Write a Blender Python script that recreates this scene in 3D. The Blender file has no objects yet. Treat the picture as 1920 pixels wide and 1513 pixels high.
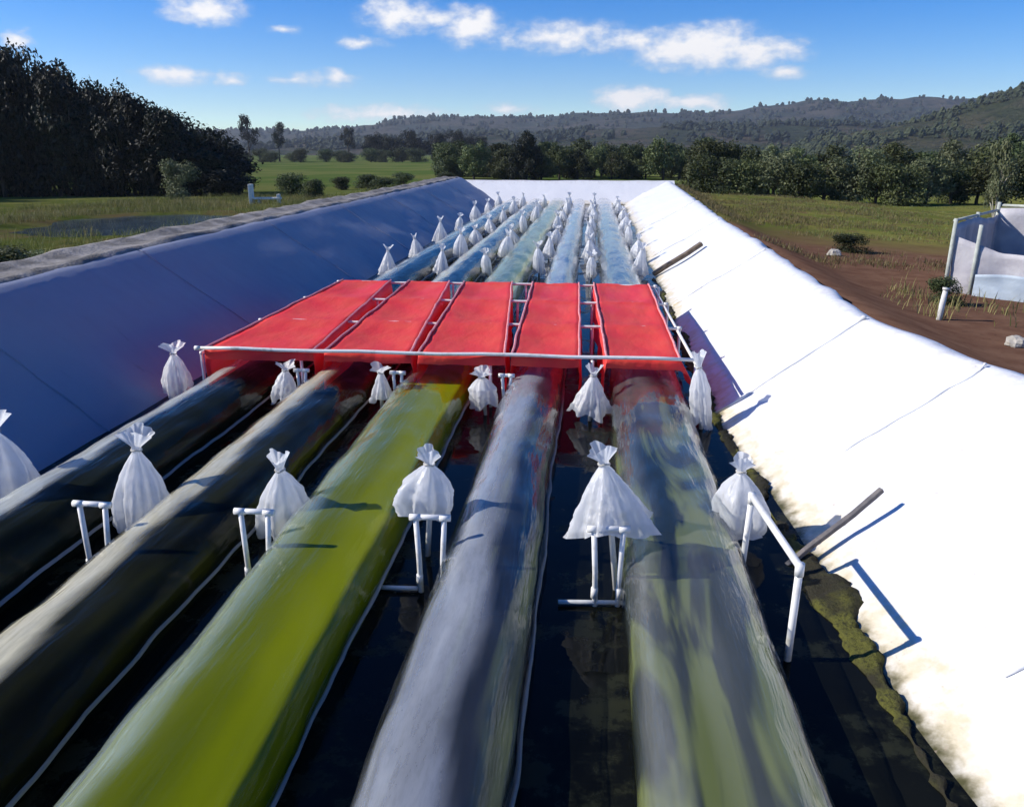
import bpy, bmesh, math, random
from mathutils import Vector, noise
R = math.radians
sc = bpy.context.scene
C = sc.collection
# ------------------------------------------------------------------ camera
cam_d = bpy.data.cameras.new('camera'); cam = bpy.data.objects.new('camera', cam_d); C.objects.link(cam)
cam.location = (0, 0, 2.35)
cam.rotation_euler = (R(90 - 17.443), 0, R(5.424))
cam_d.sensor_width = 36; cam_d.lens = 28.26
cam_d.clip_start = 0.05; cam_d.clip_end = 12000
sc.camera = cam
# ------------------------------------------------------------------ sky, sun, exposure
SUN_EL, SUN_AZ = 33.5, 95.0          # azimuth measured from +Y (down the pond) towards -X (left)
sd = Vector((-math.sin(R(SUN_AZ)) * math.cos(R(SUN_EL)), math.cos(R(SUN_AZ)) * math.cos(R(SUN_EL)), math.sin(R(SUN_EL))))
world = bpy.data.worlds.new('World'); sc.world = world; world.use_nodes = True
nt = world.node_tree; N = nt.nodes; Lk = nt.links
for n in list(N): N.remove(n)
def nd(t, **kw):
    n = N.new(t)
    for k, v in kw.items(): setattr(n, k, v)
    return n
sky = nd('ShaderNodeTexSky'); sky.sky_type = 'NISHITA'; sky.sun_disc = False
sky.sun_elevation = R(SUN_EL); sky.sun_rotation = R(-SUN_AZ)
sky.air_density = 1.0; sky.dust_density = 0.0; sky.ozone_density = 3.5; sky.altitude = 1500
tc = nd('ShaderNodeTexCoord'); sep = nd('ShaderNodeSeparateXYZ'); Lk.new(tc.outputs['Generated'], sep.inputs[0])
az = nd('ShaderNodeMath', operation='ARCTAN2'); Lk.new(sep.outputs['X'], az.inputs[0]); Lk.new(sep.outputs['Y'], az.inputs[1])
el = nd('ShaderNodeMath', operation='ARCSINE'); Lk.new(sep.outputs['Z'], el.inputs[0])
comb = nd('ShaderNodeCombineXYZ'); Lk.new(az.outputs[0], comb.inputs[0]); Lk.new(el.outputs[0], comb.inputs[1])
def noise3(scale, detail, rough, dist=0.0):
    m = nd('ShaderNodeMapping'); m.inputs['Scale'].default_value = (scale, scale * 1.7, scale); Lk.new(comb.outputs[0], m.inputs[0])
    n = nd('ShaderNodeTexNoise'); n.inputs['Scale'].default_value = 1; n.inputs['Detail'].default_value = detail
    n.inputs['Roughness'].default_value = rough; n.inputs['Distortion'].default_value = dist
    Lk.new(m.outputs[0], n.inputs['Vector']); return n
wob = noise3(30, 2, .6); wv = nd('ShaderNodeVectorMath', operation='SUBTRACT'); Lk.new(wob.outputs['Color'], wv.inputs[0]); wv.inputs[1].default_value = (.5, .5, .5)
ws = nd('ShaderNodeVectorMath', operation='MULTIPLY'); Lk.new(wv.outputs[0], ws.inputs[0]); ws.inputs[1].default_value = (.03, .013, 0)
wa = nd('ShaderNodeVectorMath', operation='ADD'); Lk.new(comb.outputs[0], wa.inputs[0]); Lk.new(ws.outputs[0], wa.inputs[1])
# cumulus puffs: (azimuth deg to the right of the pond axis, elevation deg, half width, half height, strength)
PUFFS = [(-24.5, 8.2, 2.3, .91, 1), (-12.8, 8.2, 2.2, 1.06, 1), (-8.0, 7.7, 2.1, 1.14, 1.05), (-15.1, 6.6, 1.5, .38, .75), (-10.3, 8.0, 2.3, .76, .8),
         (-1.9, 7.0, 4.4, .95, .85), (2.6, 6.7, 2.6, .85, .8), (6.6, 6.3, 4.2, 1.25, 1.15), (10.2, 5.9, 2.8, .95, 1.0), (12.0, 4.7, 1.4, .49, .85), (2.4, 3.3, 2.3, .75, 1.2),
         (6.6, 3.0, 2.3, .5, 1.1), (-26.7, 4.4, 2.1, .53, .95), (-23.5, 4.3, .8, .42, .85), (-19.3, 4.4, 1.9, .42, .75), (-16.8, 4.5, 1.2, .57, .95), (-20.1, 7.2, 1.2, .3, .65),
         (-14.0, 2.3, 4.6, .61, .85), (-35.0, 6.0, 1.0, .46, .85), (-5.8, 2.7, 2.3, .38, .6)]
rp = random.Random(5)
for k in range(9):                                                 # the same fair-weather sky goes on all round
    PUFFS.append((rp.uniform(45, 315), rp.uniform(4, 34), rp.uniform(2.5, 6), rp.uniform(.8, 2.0), rp.uniform(.7, 1)))
acc = None
for a, e, sa, se, st in PUFFS:
    if a > 180: a -= 360
    ka, ke = 1 / R(sa), 1 / R(se)
    m = nd('ShaderNodeVectorMath', operation='MULTIPLY_ADD'); Lk.new(wa.outputs[0], m.inputs[0]); m.inputs[1].default_value = (ka, ke, 0); m.inputs[2].default_value = (-R(a) * ka, -R(e) * ke, 0)
    l = nd('ShaderNodeVectorMath', operation='LENGTH'); Lk.new(m.outputs[0], l.inputs[0])
    r = nd('ShaderNodeMath', operation='MULTIPLY_ADD'); Lk.new(l.outputs['Value'], r.inputs[0]); r.inputs[1].default_value = -st / 1.5; r.inputs[2].default_value = st
    if acc is None: acc = r.outputs[0]
    else:
        mx = nd('ShaderNodeMath', operation='MAXIMUM'); Lk.new(acc, mx.inputs[0]); Lk.new(r.outputs[0], mx.inputs[1]); acc = mx.outputs[0]
fb = noise3(42, 5, .6)
mul = nd('ShaderNodeMath', operation='MULTIPLY_ADD'); Lk.new(fb.outputs['Fac'], mul.inputs[0]); mul.inputs[1].default_value = 1.25; mul.inputs[2].default_value = -.62
ad = nd('ShaderNodeMath', operation='ADD'); Lk.new(acc, ad.inputs[0]); Lk.new(mul.outputs[0], ad.inputs[1])
cov = nd('ShaderNodeMapRange', interpolation_type='SMOOTHSTEP'); cov.inputs['From Min'].default_value = .02; cov.inputs['From Max'].default_value = .92; Lk.new(ad.outputs[0], cov.inputs['Value'])
gate = nd('ShaderNodeMapRange'); gate.inputs['From Min'].default_value = 0; gate.inputs['From Max'].default_value = .25; Lk.new(acc, gate.inputs['Value'])
cv = nd('ShaderNodeMath', operation='MULTIPLY', use_clamp=True); Lk.new(cov.outputs[0], cv.inputs[0]); Lk.new(gate.outputs[0], cv.inputs[1])
ccol = nd('ShaderNodeMix', data_type='RGBA'); Lk.new(cov.outputs[0], ccol.inputs['Factor'])
ccol.inputs['A'].default_value = (4.0, 4.5, 5.4, 1); ccol.inputs['B'].default_value = (7.0, 6.9, 6.9, 1)
hs = nd('ShaderNodeHueSaturation'); hs.inputs['Saturation'].default_value = 1.5; hs.inputs['Hue'].default_value = .516; Lk.new(sky.outputs[0], hs.inputs['Color'])
mixc = nd('ShaderNodeMix', data_type='RGBA'); Lk.new(cv.outputs[0], mixc.inputs['Factor']); Lk.new(hs.outputs[0], mixc.inputs['A']); Lk.new(ccol.outputs['Result'], mixc.inputs['B'])
bg = nd('ShaderNodeBackground'); bg.inputs['Strength'].default_value = 0.125; Lk.new(mixc.outputs['Result'], bg.inputs['Color'])
world.cycles.sampling_method = 'MANUAL'; world.cycles.sample_map_resolution = 512
wo = nd('ShaderNodeOutputWorld'); Lk.new(bg.outputs[0], wo.inputs['Surface'])
sun_d = bpy.data.lights.new('sun', 'SUN'); sun_d.energy = 4.8; sun_d.angle = R(.53); sun_d.color = (1, .95, .87)
sun = bpy.data.objects.new('sun', sun_d); C.objects.link(sun); sun.rotation_euler = sd.to_track_quat('Z', 'Y').to_euler()
sc.view_settings.view_transform = 'Standard'; sc.view_settings.look = 'None'; sc.view_settings.exposure = 0.28; sc.view_settings.gamma = 1
sc.cycles.transparent_max_bounces = 16; sc.cycles.max_bounces = 6; sc.cycles.diffuse_bounces = 3; sc.cycles.glossy_bounces = 3; sc.cycles.volume_bounces = 0
sc.cycles.use_adaptive_sampling = True; sc.cycles.adaptive_threshold = .025

# ------------------------------------------------------------------ helpers
def mesh(name, v, f, uv=None, smooth=False):
    m = bpy.data.meshes.new(name); m.from_pydata(v, [], f); m.update()
    if smooth: m.polygons.foreach_set('use_smooth', [True] * len(m.polygons))
    if uv:
        l = m.uv_layers.new(name='UVMap'); vi = [0] * len(m.loops); m.loops.foreach_get('vertex_index', vi)
        l.data.foreach_set('uv', [c for i in vi for c in uv[i]])
    return m
def obj(name, me, mat=None, parent=None):
    o = bpy.data.objects.new(name, me); C.objects.link(o)
    if mat and not me.materials: me.materials.append(mat)
    if parent: o.parent = parent
    return o
def tag(o, label=None, cat=None, group=None, kind=None):
    if label: o['label'] = label
    if cat: o['category'] = cat
    if group: o['group'] = group
    if kind: o['kind'] = kind
    return o
def thing(name, label, cat, loc=(0, 0, 0), rz=0, group=None):
    o = bpy.data.objects.new(name, None); C.objects.link(o); o.location = loc; o.rotation_euler.z = rz; o.empty_display_size = .2
    return tag(o, label, cat, group)
def pw(t, x):
    if x <= t[0][0]: return t[0][1]
    for (a, b), (c, d) in zip(t, t[1:]):
        if x <= c: return b + (d - b) * (x - a) / (c - a)
    return t[-1][1]
def fbm(x, y, z=0, o=3): return noise.fractal(Vector((x, y, z)), 1.0, 2.0, o)
def pipe_data(pts, r, n=10, cap=True, V=None, F=None):
    V = [] if V is None else V; F = [] if F is None else F
    pts = [Vector(p) for p in pts]; base = len(V); prev = None
    rr = r if isinstance(r, (list, tuple)) else [r] * len(pts)
    for i, p in enumerate(pts):
        t = (pts[min(i + 1, len(pts) - 1)] - pts[max(i - 1, 0)]).normalized()
        if prev is None: a = t.orthogonal().normalized()
        else: a = (prev - t * prev.dot(t)).normalized()
        prev = a; b = t.cross(a)
        for k in range(n):
            q = 2 * math.pi * k / n; V.append(tuple(p + (a * math.cos(q) + b * math.sin(q)) * rr[i]))
    for i in range(len(pts) - 1):
        for k in range(n):
            a0 = base + i * n + k; a1 = base + i * n + (k + 1) % n; F.append((a0, a1, a1 + n, a0 + n))
    if cap:
        F.append(tuple(base + k for k in reversed(range(n)))); F.append(tuple(base + (len(pts) - 1) * n + k for k in range(n)))
    return V, F
def pipe(name, pts, r, mat, parent=None, n=10):
    v, f = pipe_data(pts, r, n); return obj(name, mesh(name, v, f, smooth=n > 6), mat, parent)
def box_data(cx, cy, cz, sx, sy, sz, V=None, F=None):
    V = [] if V is None else V; F = [] if F is None else F; b = len(V)
    for x in (-1, 1):
        for y in (-1, 1):
            for z in (-1, 1): V.append((cx + x * sx / 2, cy + y * sy / 2, cz + z * sz / 2))
    for q in ((0, 1, 3, 2), (4, 6, 7, 5), (0, 4, 5, 1), (2, 3, 7, 6), (0, 2, 6, 4), (1, 5, 7, 3)): F.append(tuple(b + i for i in q))
    return V, F
def grid_faces(nu, nv, wrap=False):
    F = []
    for j in range(nv - 1):
        for i in range(nu if wrap else nu - 1):
            i2 = (i + 1) % nu; F.append((j * nu + i, j * nu + i2, (j + 1) * nu + i2, (j + 1) * nu + i))
    return F
def copy_tree(o, parent=None):
    c = o.copy(); C.objects.link(c); c.parent = parent
    for ch in o.children: copy_tree(ch, c)
    return c

# ------------------------------------------------------------------ materials
class M:
    def __init__(s, name):
        s.m = bpy.data.materials.new(name); s.m.use_nodes = True; s.t = s.m.node_tree; s.n = s.t.nodes; s.l = s.t.links
        for x in list(s.n): s.n.remove(x)
        s.out = s.n.new('ShaderNodeOutputMaterial')
    def add(s, t, ins=None, **kw):
        n = s.n.new(t)
        for k, v in kw.items(): setattr(n, k, v)
        for k, v in (ins or {}).items():
            i = n.inputs[k]
            if hasattr(v, 'is_output'): s.l.new(v, i)
            else: i.default_value = v
        return n
    def noise(s, scale, detail=4, rough=.55, vec=None, coord='Object', mscale=None):
        if vec is None: vec = s.add('ShaderNodeTexCoord').outputs[coord]
        if mscale: vec = s.add('ShaderNodeMapping', {'Vector': vec, 'Scale': mscale}).outputs[0]
        return s.add('ShaderNodeTexNoise', {'Vector': vec, 'Scale': scale, 'Detail': detail, 'Roughness': rough}).outputs['Fac']
    def ramp(s, fac, a, b, lo=0., hi=1., smooth=True):
        return s.add('ShaderNodeMapRange', {'Value': fac, 'From Min': a, 'From Max': b, 'To Min': lo, 'To Max': hi}, interpolation_type='SMOOTHSTEP' if smooth else 'LINEAR').outputs[0]
    def mix(s, f, a, b):
        n = s.n.new('ShaderNodeMix'); n.data_type = 'RGBA'
        for k, v in (('Factor', f), ('A', a), ('B', b)):
            if hasattr(v, 'is_output'): s.l.new(v, n.inputs[k])
            else: n.inputs[k].default_value = v if k == 'Factor' else (*v, 1)
        return n.outputs['Result']
    def math(s, op, a, b=0., c=None):
        n = s.n.new('ShaderNodeMath'); n.operation = op
        for i, v in enumerate((a, b) + ((c,) if c is not None else ())):
            if hasattr(v, 'is_output'): s.l.new(v, n.inputs[i])
            else: n.inputs[i].default_value = v
        return n.outputs[0]
    def bump(s, h, strength=.3, dist=.02):
        return s.add('ShaderNodeBump', {'Height': h, 'Strength': strength, 'Distance': dist}).outputs[0]
    def bsdf(s, col, rough=.6, normal=None, spec=.5, metal=0, **kw):
        ins = {'Base Color': col if hasattr(col, 'is_output') else (*col, 1), 'Roughness': rough, 'Specular IOR Level': spec, 'Metallic': metal}
        if normal is not None: ins['Normal'] = normal
        ins.update(kw); return s.add('ShaderNodeBsdfPrincipled', ins).outputs[0]
    def mixs(s, f, a, b): return s.add('ShaderNodeMixShader', {0: f, 1: a, 2: b}).outputs[0]
    def done(s, sh): s.l.new(sh, s.out.inputs['Surface']); return s.m

def m_plain(name, c1, c2, scale, rough=.6, bump=.2, bs=None, spec=.4, detail=5):
    m = M(name); n = m.noise(scale, detail); c = m.mix(m.ramp(n, .3, .7), c1, c2)
    nb = m.bump(m.noise(bs or scale * 4, 4), bump, .02) if bump else None
    return m.done(m.bsdf(c, rough, nb, spec))
def m_leaf(name, c1, c2, trans=.25):
    m = M(name); g = m.add('ShaderNodeNewGeometry'); oi = m.add('ShaderNodeObjectInfo')
    c = m.mix(g.outputs['Random Per Island'], c1, c2)
    hs_ = m.add('ShaderNodeHueSaturation', {'Color': c, 'Value': m.ramp(oi.outputs['Random'], 0, 1, .6, 1.5, False), 'Hue': m.ramp(oi.outputs['Random'], 0, 1, .475, .52, False)}).outputs[0]
    d = m.bsdf(hs_, .6, spec=.25); t = m.add('ShaderNodeBsdfTranslucent', {'Color': hs_}).outputs[0]
    return m.done(m.mixs(trans, d, t))
def m_pvc():
    m = M('white_pvc'); n = m.noise(9, 5); c = m.mix(m.ramp(n, .52, .78), (.78, .77, .73), (.50, .46, .38)); return m.done(m.bsdf(c, .38, spec=.45))
def m_bag():
    m = M('white_bag_film'); n = m.noise(14, 4); c = m.mix(m.ramp(n, .4, .8), (.86, .87, .88), (.70, .70, .68))
    nb = m.bump(m.noise(30, 3, mscale=(1, 1, .3)), .35, .02)
    d = m.bsdf(c, .35, nb, .5); t = m.add('ShaderNodeBsdfTranslucent', {'Color': (.85, .87, .9, 1)}).outputs[0]
    x = m.mixs(.5, d, t); return m.done(m.mixs(.16, x, m.add('ShaderNodeBsdfTransparent').outputs[0]))
def m_red():
    m = M('red_film'); n = m.noise(3.5, 5, mscale=(1, .5, 1)); c = m.mix(m.ramp(n, .3, .7), (.97, .060, .065), (.98, .115, .075))
    nb = m.bump(m.noise(9, 4, mscale=(1, .45, 1)), .45, .03)
    d = m.bsdf(c, .5, nb, .12); t = m.add('ShaderNodeBsdfTranslucent', {'Color': (.95, .06, .06, 1)}).outputs[0]
    tr = m.add('ShaderNodeBsdfTransparent', {'Color': (.98, .18, .36, 1)}).outputs[0]
    return m.done(m.mixs(.20, m.mixs(.10, d, t), tr))
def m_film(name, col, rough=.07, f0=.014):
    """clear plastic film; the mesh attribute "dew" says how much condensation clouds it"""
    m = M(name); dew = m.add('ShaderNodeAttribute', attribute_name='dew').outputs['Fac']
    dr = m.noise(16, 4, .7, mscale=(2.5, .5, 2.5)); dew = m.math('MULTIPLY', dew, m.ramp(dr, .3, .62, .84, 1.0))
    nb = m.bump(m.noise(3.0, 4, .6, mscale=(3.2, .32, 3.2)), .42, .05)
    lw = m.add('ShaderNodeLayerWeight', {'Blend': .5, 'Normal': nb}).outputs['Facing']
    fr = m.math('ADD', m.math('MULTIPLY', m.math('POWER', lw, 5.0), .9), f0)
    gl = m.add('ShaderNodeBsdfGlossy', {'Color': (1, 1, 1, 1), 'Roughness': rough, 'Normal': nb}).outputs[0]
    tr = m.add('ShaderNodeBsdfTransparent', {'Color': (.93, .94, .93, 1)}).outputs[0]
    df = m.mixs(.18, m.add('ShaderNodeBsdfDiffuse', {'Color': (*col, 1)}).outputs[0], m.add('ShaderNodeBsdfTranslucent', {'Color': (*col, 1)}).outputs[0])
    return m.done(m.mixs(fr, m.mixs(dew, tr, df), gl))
def m_culture(name, c1, c2, scale=(2.5, .35, 2.5), lo=.35, hi=.65, dist=0, spec=.0):
    m = M(name); v = m.add('ShaderNodeMapping', {'Vector': m.add('ShaderNodeTexCoord').outputs['Object'], 'Scale': scale}).outputs[0]
    n = m.add('ShaderNodeTexNoise', {'Vector': v, 'Scale': 1.6, 'Detail': 3, 'Roughness': .55, 'Distortion': dist}).outputs['Fac']
    c = m.mix(m.ramp(n, lo, hi), c1, c2); return m.done(m.bsdf(c, .12, spec=spec) if spec else m.add('ShaderNodeBsdfDiffuse', {'Color': c}).outputs[0])
def m_white_liner():
    m = M('white_liner'); gp = m.add('ShaderNodeNewGeometry').outputs['Position']; z = m.add('ShaderNodeSeparateXYZ', {0: gp}).outputs[2]
    n = m.noise(2.2, 6, .6, vec=gp); n2 = m.noise(9, 5, .6, vec=gp)
    h = m.math('ADD', z, m.math('MULTIPLY', m.math('SUBTRACT', n, .5), -.30))
    stain = m.ramp(m.math('ADD', h, m.math('MULTIPLY', m.math('SUBTRACT', n2, .5), -.22)), .16, .04); c = m.mix(m.math('MULTIPLY', stain, m.ramp(n2, .2, .75, .3, .85)), (.78, .775, .765), (.66, .55, .32))
    low = m.ramp(m.math('ADD', z, m.math('MULTIPLY', m.math('SUBTRACT', n2, .5), -.10)), .05, -.01); c = m.mix(low, c, (.07, .065, .02))
    spk = m.math('MULTIPLY', m.ramp(m.noise(26, 3, .5, vec=gp), .66, .74), m.ramp(n, .4, .6)); c = m.mix(m.math('MULTIPLY', spk, .5), c, (.42, .33, .25))
    top = m.math('MULTIPLY', m.ramp(z, .72, .98), m.ramp(n2, .45, .7)); c = m.mix(m.math('MULTIPLY', top, .35), c, (.42, .33, .26))
    nb = m.bump(m.noise(3, 5, .6, vec=gp), .35, .05)
    return m.done(m.bsdf(c, .42, nb, .4))
def m_dark_liner():
    m = M('dark_liner'); gp = m.add('ShaderNodeNewGeometry').outputs['Position']
    n = m.noise(.9, 6, .6, vec=gp); n2 = m.noise(7, 5, .6, vec=gp, mscale=(.4, 1, .4))
    c = m.mix(m.ramp(n, .3, .7), (.26, .27, .335), (.285, .295, .355)); c = m.mix(m.math('MULTIPLY', m.ramp(n2, .62, .78), .5), c, (.19, .20, .22))
    nb = m.bump(m.noise(1.4, 5, .6, vec=gp), .25, .06)
    return m.done(m.bsdf(c, m.ramp(n2, .3, .7, .42, .55), nb, .22))
def m_water(name, c, wave=6, bs=.06, rough=.03, murk=None):
    m = M(name); gp = m.add('ShaderNodeNewGeometry').outputs['Position']; n = m.noise(1.2, 4, vec=gp)
    col = m.mix(m.ramp(n, .4, .7), c, tuple(x * 1.8 for x in c)); r = rough
    if murk:
        n2 = m.noise(2.6, 6, .7, vec=gp); k = m.ramp(n2, .50, .62); col = m.mix(k, col, murk); r = m.ramp(n2, .48, .64, rough, .45)
    return m.done(m.bsdf(col, r, m.bump(m.noise(wave, 3, .5, vec=gp), bs, .02), .16, IOR=1.33))
def m_ground():
    m = M('ground'); gp = m.add('ShaderNodeNewGeometry').outputs['Position']; sp = m.add('ShaderNodeSeparateXYZ', {0: gp}); x, y = sp.outputs[0], sp.outputs[1]
    n1 = m.noise(.35, 6, .6, vec=gp); n2 = m.noise(2.4, 6, .65, vec=gp); n3 = m.noise(.05, 5, .6, vec=gp)
    g = m.mix(m.ramp(n1, .35, .65), (.095, .115, .024), (.175, .165, .045)); g = m.mix(m.ramp(n2, .45, .75), g, (.06, .072, .018))
    far = m.mix(m.ramp(n3, .4, .6), (.085, .13, .03), (.15, .165, .05)); g = m.mix(m.ramp(y, 40, 90), g, far)
    dirt = m.mix(m.ramp(n2, .3, .7), (.105, .054, .036), (.155, .088, .058)); dirt = m.mix(m.ramp(m.noise(11, 5, .7, vec=gp), .55, .75), dirt, (.06, .036, .026))
    # bare red earth on the right bank, thinning out into the grass
    wob_ = m.math('MULTIPLY', m.math('SUBTRACT', n1, .5), 7.0)
    e = m.math('ADD', m.math('ADD', y, wob_), m.math('MULTIPLY', m.math('SUBTRACT', x, 4.5), 0.15))
    bare = m.math('MULTIPLY', m.ramp(x, 1.5, 2.6), m.ramp(e, 23.0, 17.0)); fade = m.math('MULTIPLY', m.math('MULTIPLY', m.ramp(x, 1.5, 2.6), m.ramp(y, 60, 34)), m.math('MULTIPLY', m.ramp(n2, .48, .66), .7))
    mask = m.math('MAXIMUM', bare, fade)
    # brown edge strip round the small pool on the left
    br = m.math('MULTIPLY', m.math('MULTIPLY', m.ramp(x, -8, -10), m.ramp(y, 44, 38)), m.ramp(n1, .42, .62)); mask = m.math('MAXIMUM', mask, m.math('MULTIPLY', br, .6))
    c = m.mix(mask, g, dirt)
    return m.done(m.add('ShaderNodeBsdfDiffuse', {'Color': c, 'Roughness': .5}).outputs[0])
def m_hill(name, a, b, c_, s):
    m = M(name); gp = m.add('ShaderNodeNewGeometry').outputs['Position']; n = m.noise(s, 7, .62, vec=gp); n2 = m.noise(s * 5, 6, .7, vec=gp)
    c = m.mix(m.ramp(n, .42, .6), a, b); c = m.mix(m.ramp(n2, .5, .62), c, c_)
    return m.done(m.bsdf(c, .95, m.bump(n2, 1, 12), .1))

PVC = m_pvc(); BAG = m_bag(); RED = m_red(); WLIN = m_white_liner(); DLIN = m_dark_liner()
TIE = m_plain('tie_string', (.55, .53, .48), (.4, .38, .33), 40, .8, 0)
WOOD = m_plain('old_wood', (.10, .07, .045), (.17, .13, .09), 12, .8, .5, 40)
GREYWOOD = m_plain('grey_wood', (.10, .095, .10), (.18, .16, .15), 12, .8, .5, 40)
BARK = m_plain('bark', (.05, .038, .028), (.09, .07, .05), 8, .9, .5)
PALEBARK = m_plain('pale_bark', (.28, .26, .2), (.38, .36, .28), 6, .9, .4)
BANK = m_plain('bank_soil', (.11, .10, .085), (.30, .275, .25), 2.8, .9, .8, 22, detail=8)
BLADE = m_leaf('grass_blade', (.075, .095, .02), (.19, .19, .06), .3)
DRY = m_leaf('dry_blade', (.13, .12, .04), (.27, .22, .09), .25)
LEAF_D = m_leaf('leaf_forest', (.007, .010, .006), (.017, .022, .010), .1)
LEAF_M = m_leaf('leaf_mid', (.036, .050, .018), (.078, .094, .034), .2)
LEAF_G = m_leaf('leaf_scrub', (.052, .070, .024), (.120, .135, .050), .2)
LEAF_O = m_leaf('leaf_olive', (.075, .090, .040), (.140, .146, .072), .2)

# ------------------------------------------------------------------ pond geometry
RIMR = [(-8, 3.3), (3, 3.15), (5.6, 2.98), (6.2, 2.80), (7.5, 2.60), (12.7, 2.80), (18.8, 2.98), (30, 3.4), (36, 3.62), (42, 3.8)]
RZ = [(-8, .9), (6, .9), (12, .9), (20, .89), (36, .92), (42, .98)]
RIML = [(-8, -5.2), (4, -5.42), (7, -5.55), (9.1, -5.72), (12.3, -5.86), (17.6, -5.92), (30, -6.02), (36, -6.15), (42, -6.35)]
LZ = 1.1; FOOTL = -4.25; YF, YC = 38.0, 40.3
FOOTR = [(-8, 1.5), (2.6, 1.44), (4.2, 1.38), (5.2, 1.30), (7, 1.22), (12, 1.25), (38, 1.35)]
def ground_z(x, y):
    Lx, Rx = pw(RIML, y), pw(RIMR, y); wl, wr, wf, wn = max(0, Lx - x), max(0, x - Rx), max(0, y - YC), max(0, -6 - y)
    w = wl + wr + wf + wn
    if w <= 1e-6:
        t = min(x - Lx, Rx - x, YC - y, y + 6); return max(-.7, .72 - t * 1.4)
    d = math.hypot(wl + wr, wf + wn)
    pl = pw([(0, LZ - .07), (.9, LZ - .08), (2.6, .42), (4.5, .05), (6.5, -.25), (25, -.6), (50, -1), (200, -1.2), (5000, -1.5)], d)
    pr = pw([(0, .80), (.25, .80), (1.3, .42), (5, .28), (9, 0), (16, -.75), (30, -1), (200, -1.2), (5000, -1.5)], d)
    pf = pw([(0, .86), (.6, .86), (3, 0), (12, -.85), (50, -1), (200, -1.2), (5000, -1.5)], d)
    z = (pl * wl + pr * wr + (pf) * (wf + wn)) / w
    e = math.hypot((x + 15.6) / 4.6, (y - 28.5) / 5)                # hollow of the small pool
    if e < 2: z = (min(z, -.4) if e < .95 else max(z, -.14) if e < 1.3 else max(z, -.14 - .4 * (e - 1.3)))
    return z + fbm(x * .3, y * .3, 3) * .05 * min(1, d / 3) + fbm(x * .05, y * .05, 7) * .12 * min(1, d / 25)
def spaced(a0, a1, step, lo, hi, g=1.18):
    L = []; v = a0
    while v < a1: L.append(v); v += step
    L.append(a1); s = step; v = a1
    while v < hi: s *= g; v += s; L.append(v)
    s = step; v = a0; pre = []
    while v > lo: s *= g; v -= s; pre.append(v)
    return pre[::-1] + L
xs = spaced(-13, 9, .35, -2700, 2700); ys = spaced(-7, 52, .7, -250, 2300)
gv = [(x, y, ground_z(x, y)) for y in ys for x in xs]
tag(obj('ground', mesh('ground', gv, grid_faces(len(xs), len(ys)), smooth=True), m_ground()), 'grass and red earth around the lined pond', None, kind='structure')

# white liner: right slope, then the far end
def wr_pt(y, t):
    """t 0..1 foot to rim, >1 over the crest"""
    fx, rx, rz = pw(FOOTR, y), pw(RIMR, y), pw(RZ, y)
    if t <= 1:
        s = t; x = fx - .25 + (rx - fx + .1) * s; z = -.16 + (rz + .16) * (s ** 1.04)
        k = math.sin(math.pi * min(1, s)) ** .7
        z += k * (0.040 * fbm(x * .9, y * .7, 2, 4) + .014 * math.sin(y * 2.1 + 3 * s + 2 * fbm(y * .3, s))) + .010 * fbm(x * 3, y * 3, 5)
    else:
        s = (t - 1); rag = .10 * fbm(y * 1.3, 4.2, 0, 4) + .03 * math.sin(y * 5)
        x = rx - .15 + s * (.30 + rag); z = rz + .012 - .02 * s + .02 * fbm(x * 2, y * 1.6, 8)
        if s > .45: z -= ((s - .45) / .55) ** 1.5 * .20                 # the edge is dug into the soil
    return (x, y, z)
ts = [i / 20 for i in range(21)] + [1.25, 1.5, 1.75, 2.0]
yl = [-6 + .22 * i for i in range(int(46.3 / .22) + 1)]
wl_o = tag(obj('white_liner', mesh('white_liner', [wr_pt(y, t) for y in yl for t in ts], grid_faces(len(ts), len(yl)), smooth=True), WLIN), 'bright white plastic liner over the right bank of the pond', None, kind='structure')
xe = [-6.3 + .25 * i for i in range(42)]; te = [i / 10 for i in range(11)] + [1.2, 1.5]
def end_pt(x, t):
    if t <= 1: y = YF - .3 + (YC - YF + .3) * t; z = -.16 + 1.14 * t
    else: y = YC + (t - 1) * 1.6; z = .985 - (t - 1) * .12
    return (x, y, z + .03 * fbm(x * .8, y, 1))
obj('end_slope', mesh('end_slope', [end_pt(x, t) for t in te for x in xe], grid_faces(len(xe), len(te)), smooth=True), WLIN, wl_o)
# folded seams where liner sheets overlap
for ys_, t0, t1, r, lean in ((7.28, .10, 1.12, .021, .12), (5.55, .45, 1.1, .013, .35), (12.6, .2, 1.1, .016, .1), (18.5, .2, 1.1, .016, .1), (25, .2, 1.1, .018, .1), (3.1, .35, 1.1, .012, .2)):
    pts = []
    for i in range(22):
        t = t0 + (t1 - t0) * i / 21; p = wr_pt(ys_ + lean * (t - t0) + .008 * math.sin(i * 1.1), t); pts.append((p[0], p[1], p[2] + r * .35))
    pipe('liner_seam', pts, [r * (.75 + .25 * math.sin(i * 1.7)) for i in range(22)], WLIN, wl_o, 8)
def dl_pt(y, t):
    rx = pw(RIML, y)
    if t <= 1:
        x = FOOTL + .3 + (rx - FOOTL - .3) * t; z = -.18 + (LZ + .18) * t
        z += math.sin(math.pi * t) * (.040 * fbm(x * .7, y * .45, 2) + .014 * math.sin(y * 1.3 + 4 * t + 2 * fbm(y * .4, t, 3)) + .012 * fbm(x * 2.2, y * 1.1, 9)) + .008 * fbm(x * 3, y * 2, 6)
    else: x = rx - (t - 1) * .5; z = LZ + .02 * math.sin((t - 1) * math.pi * 2) + .012 * fbm(y * 2, t, 4)
    return (x, y, z)
tl = [i / 16 for i in range(17)] + [1.15, 1.3, 1.5]
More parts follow.
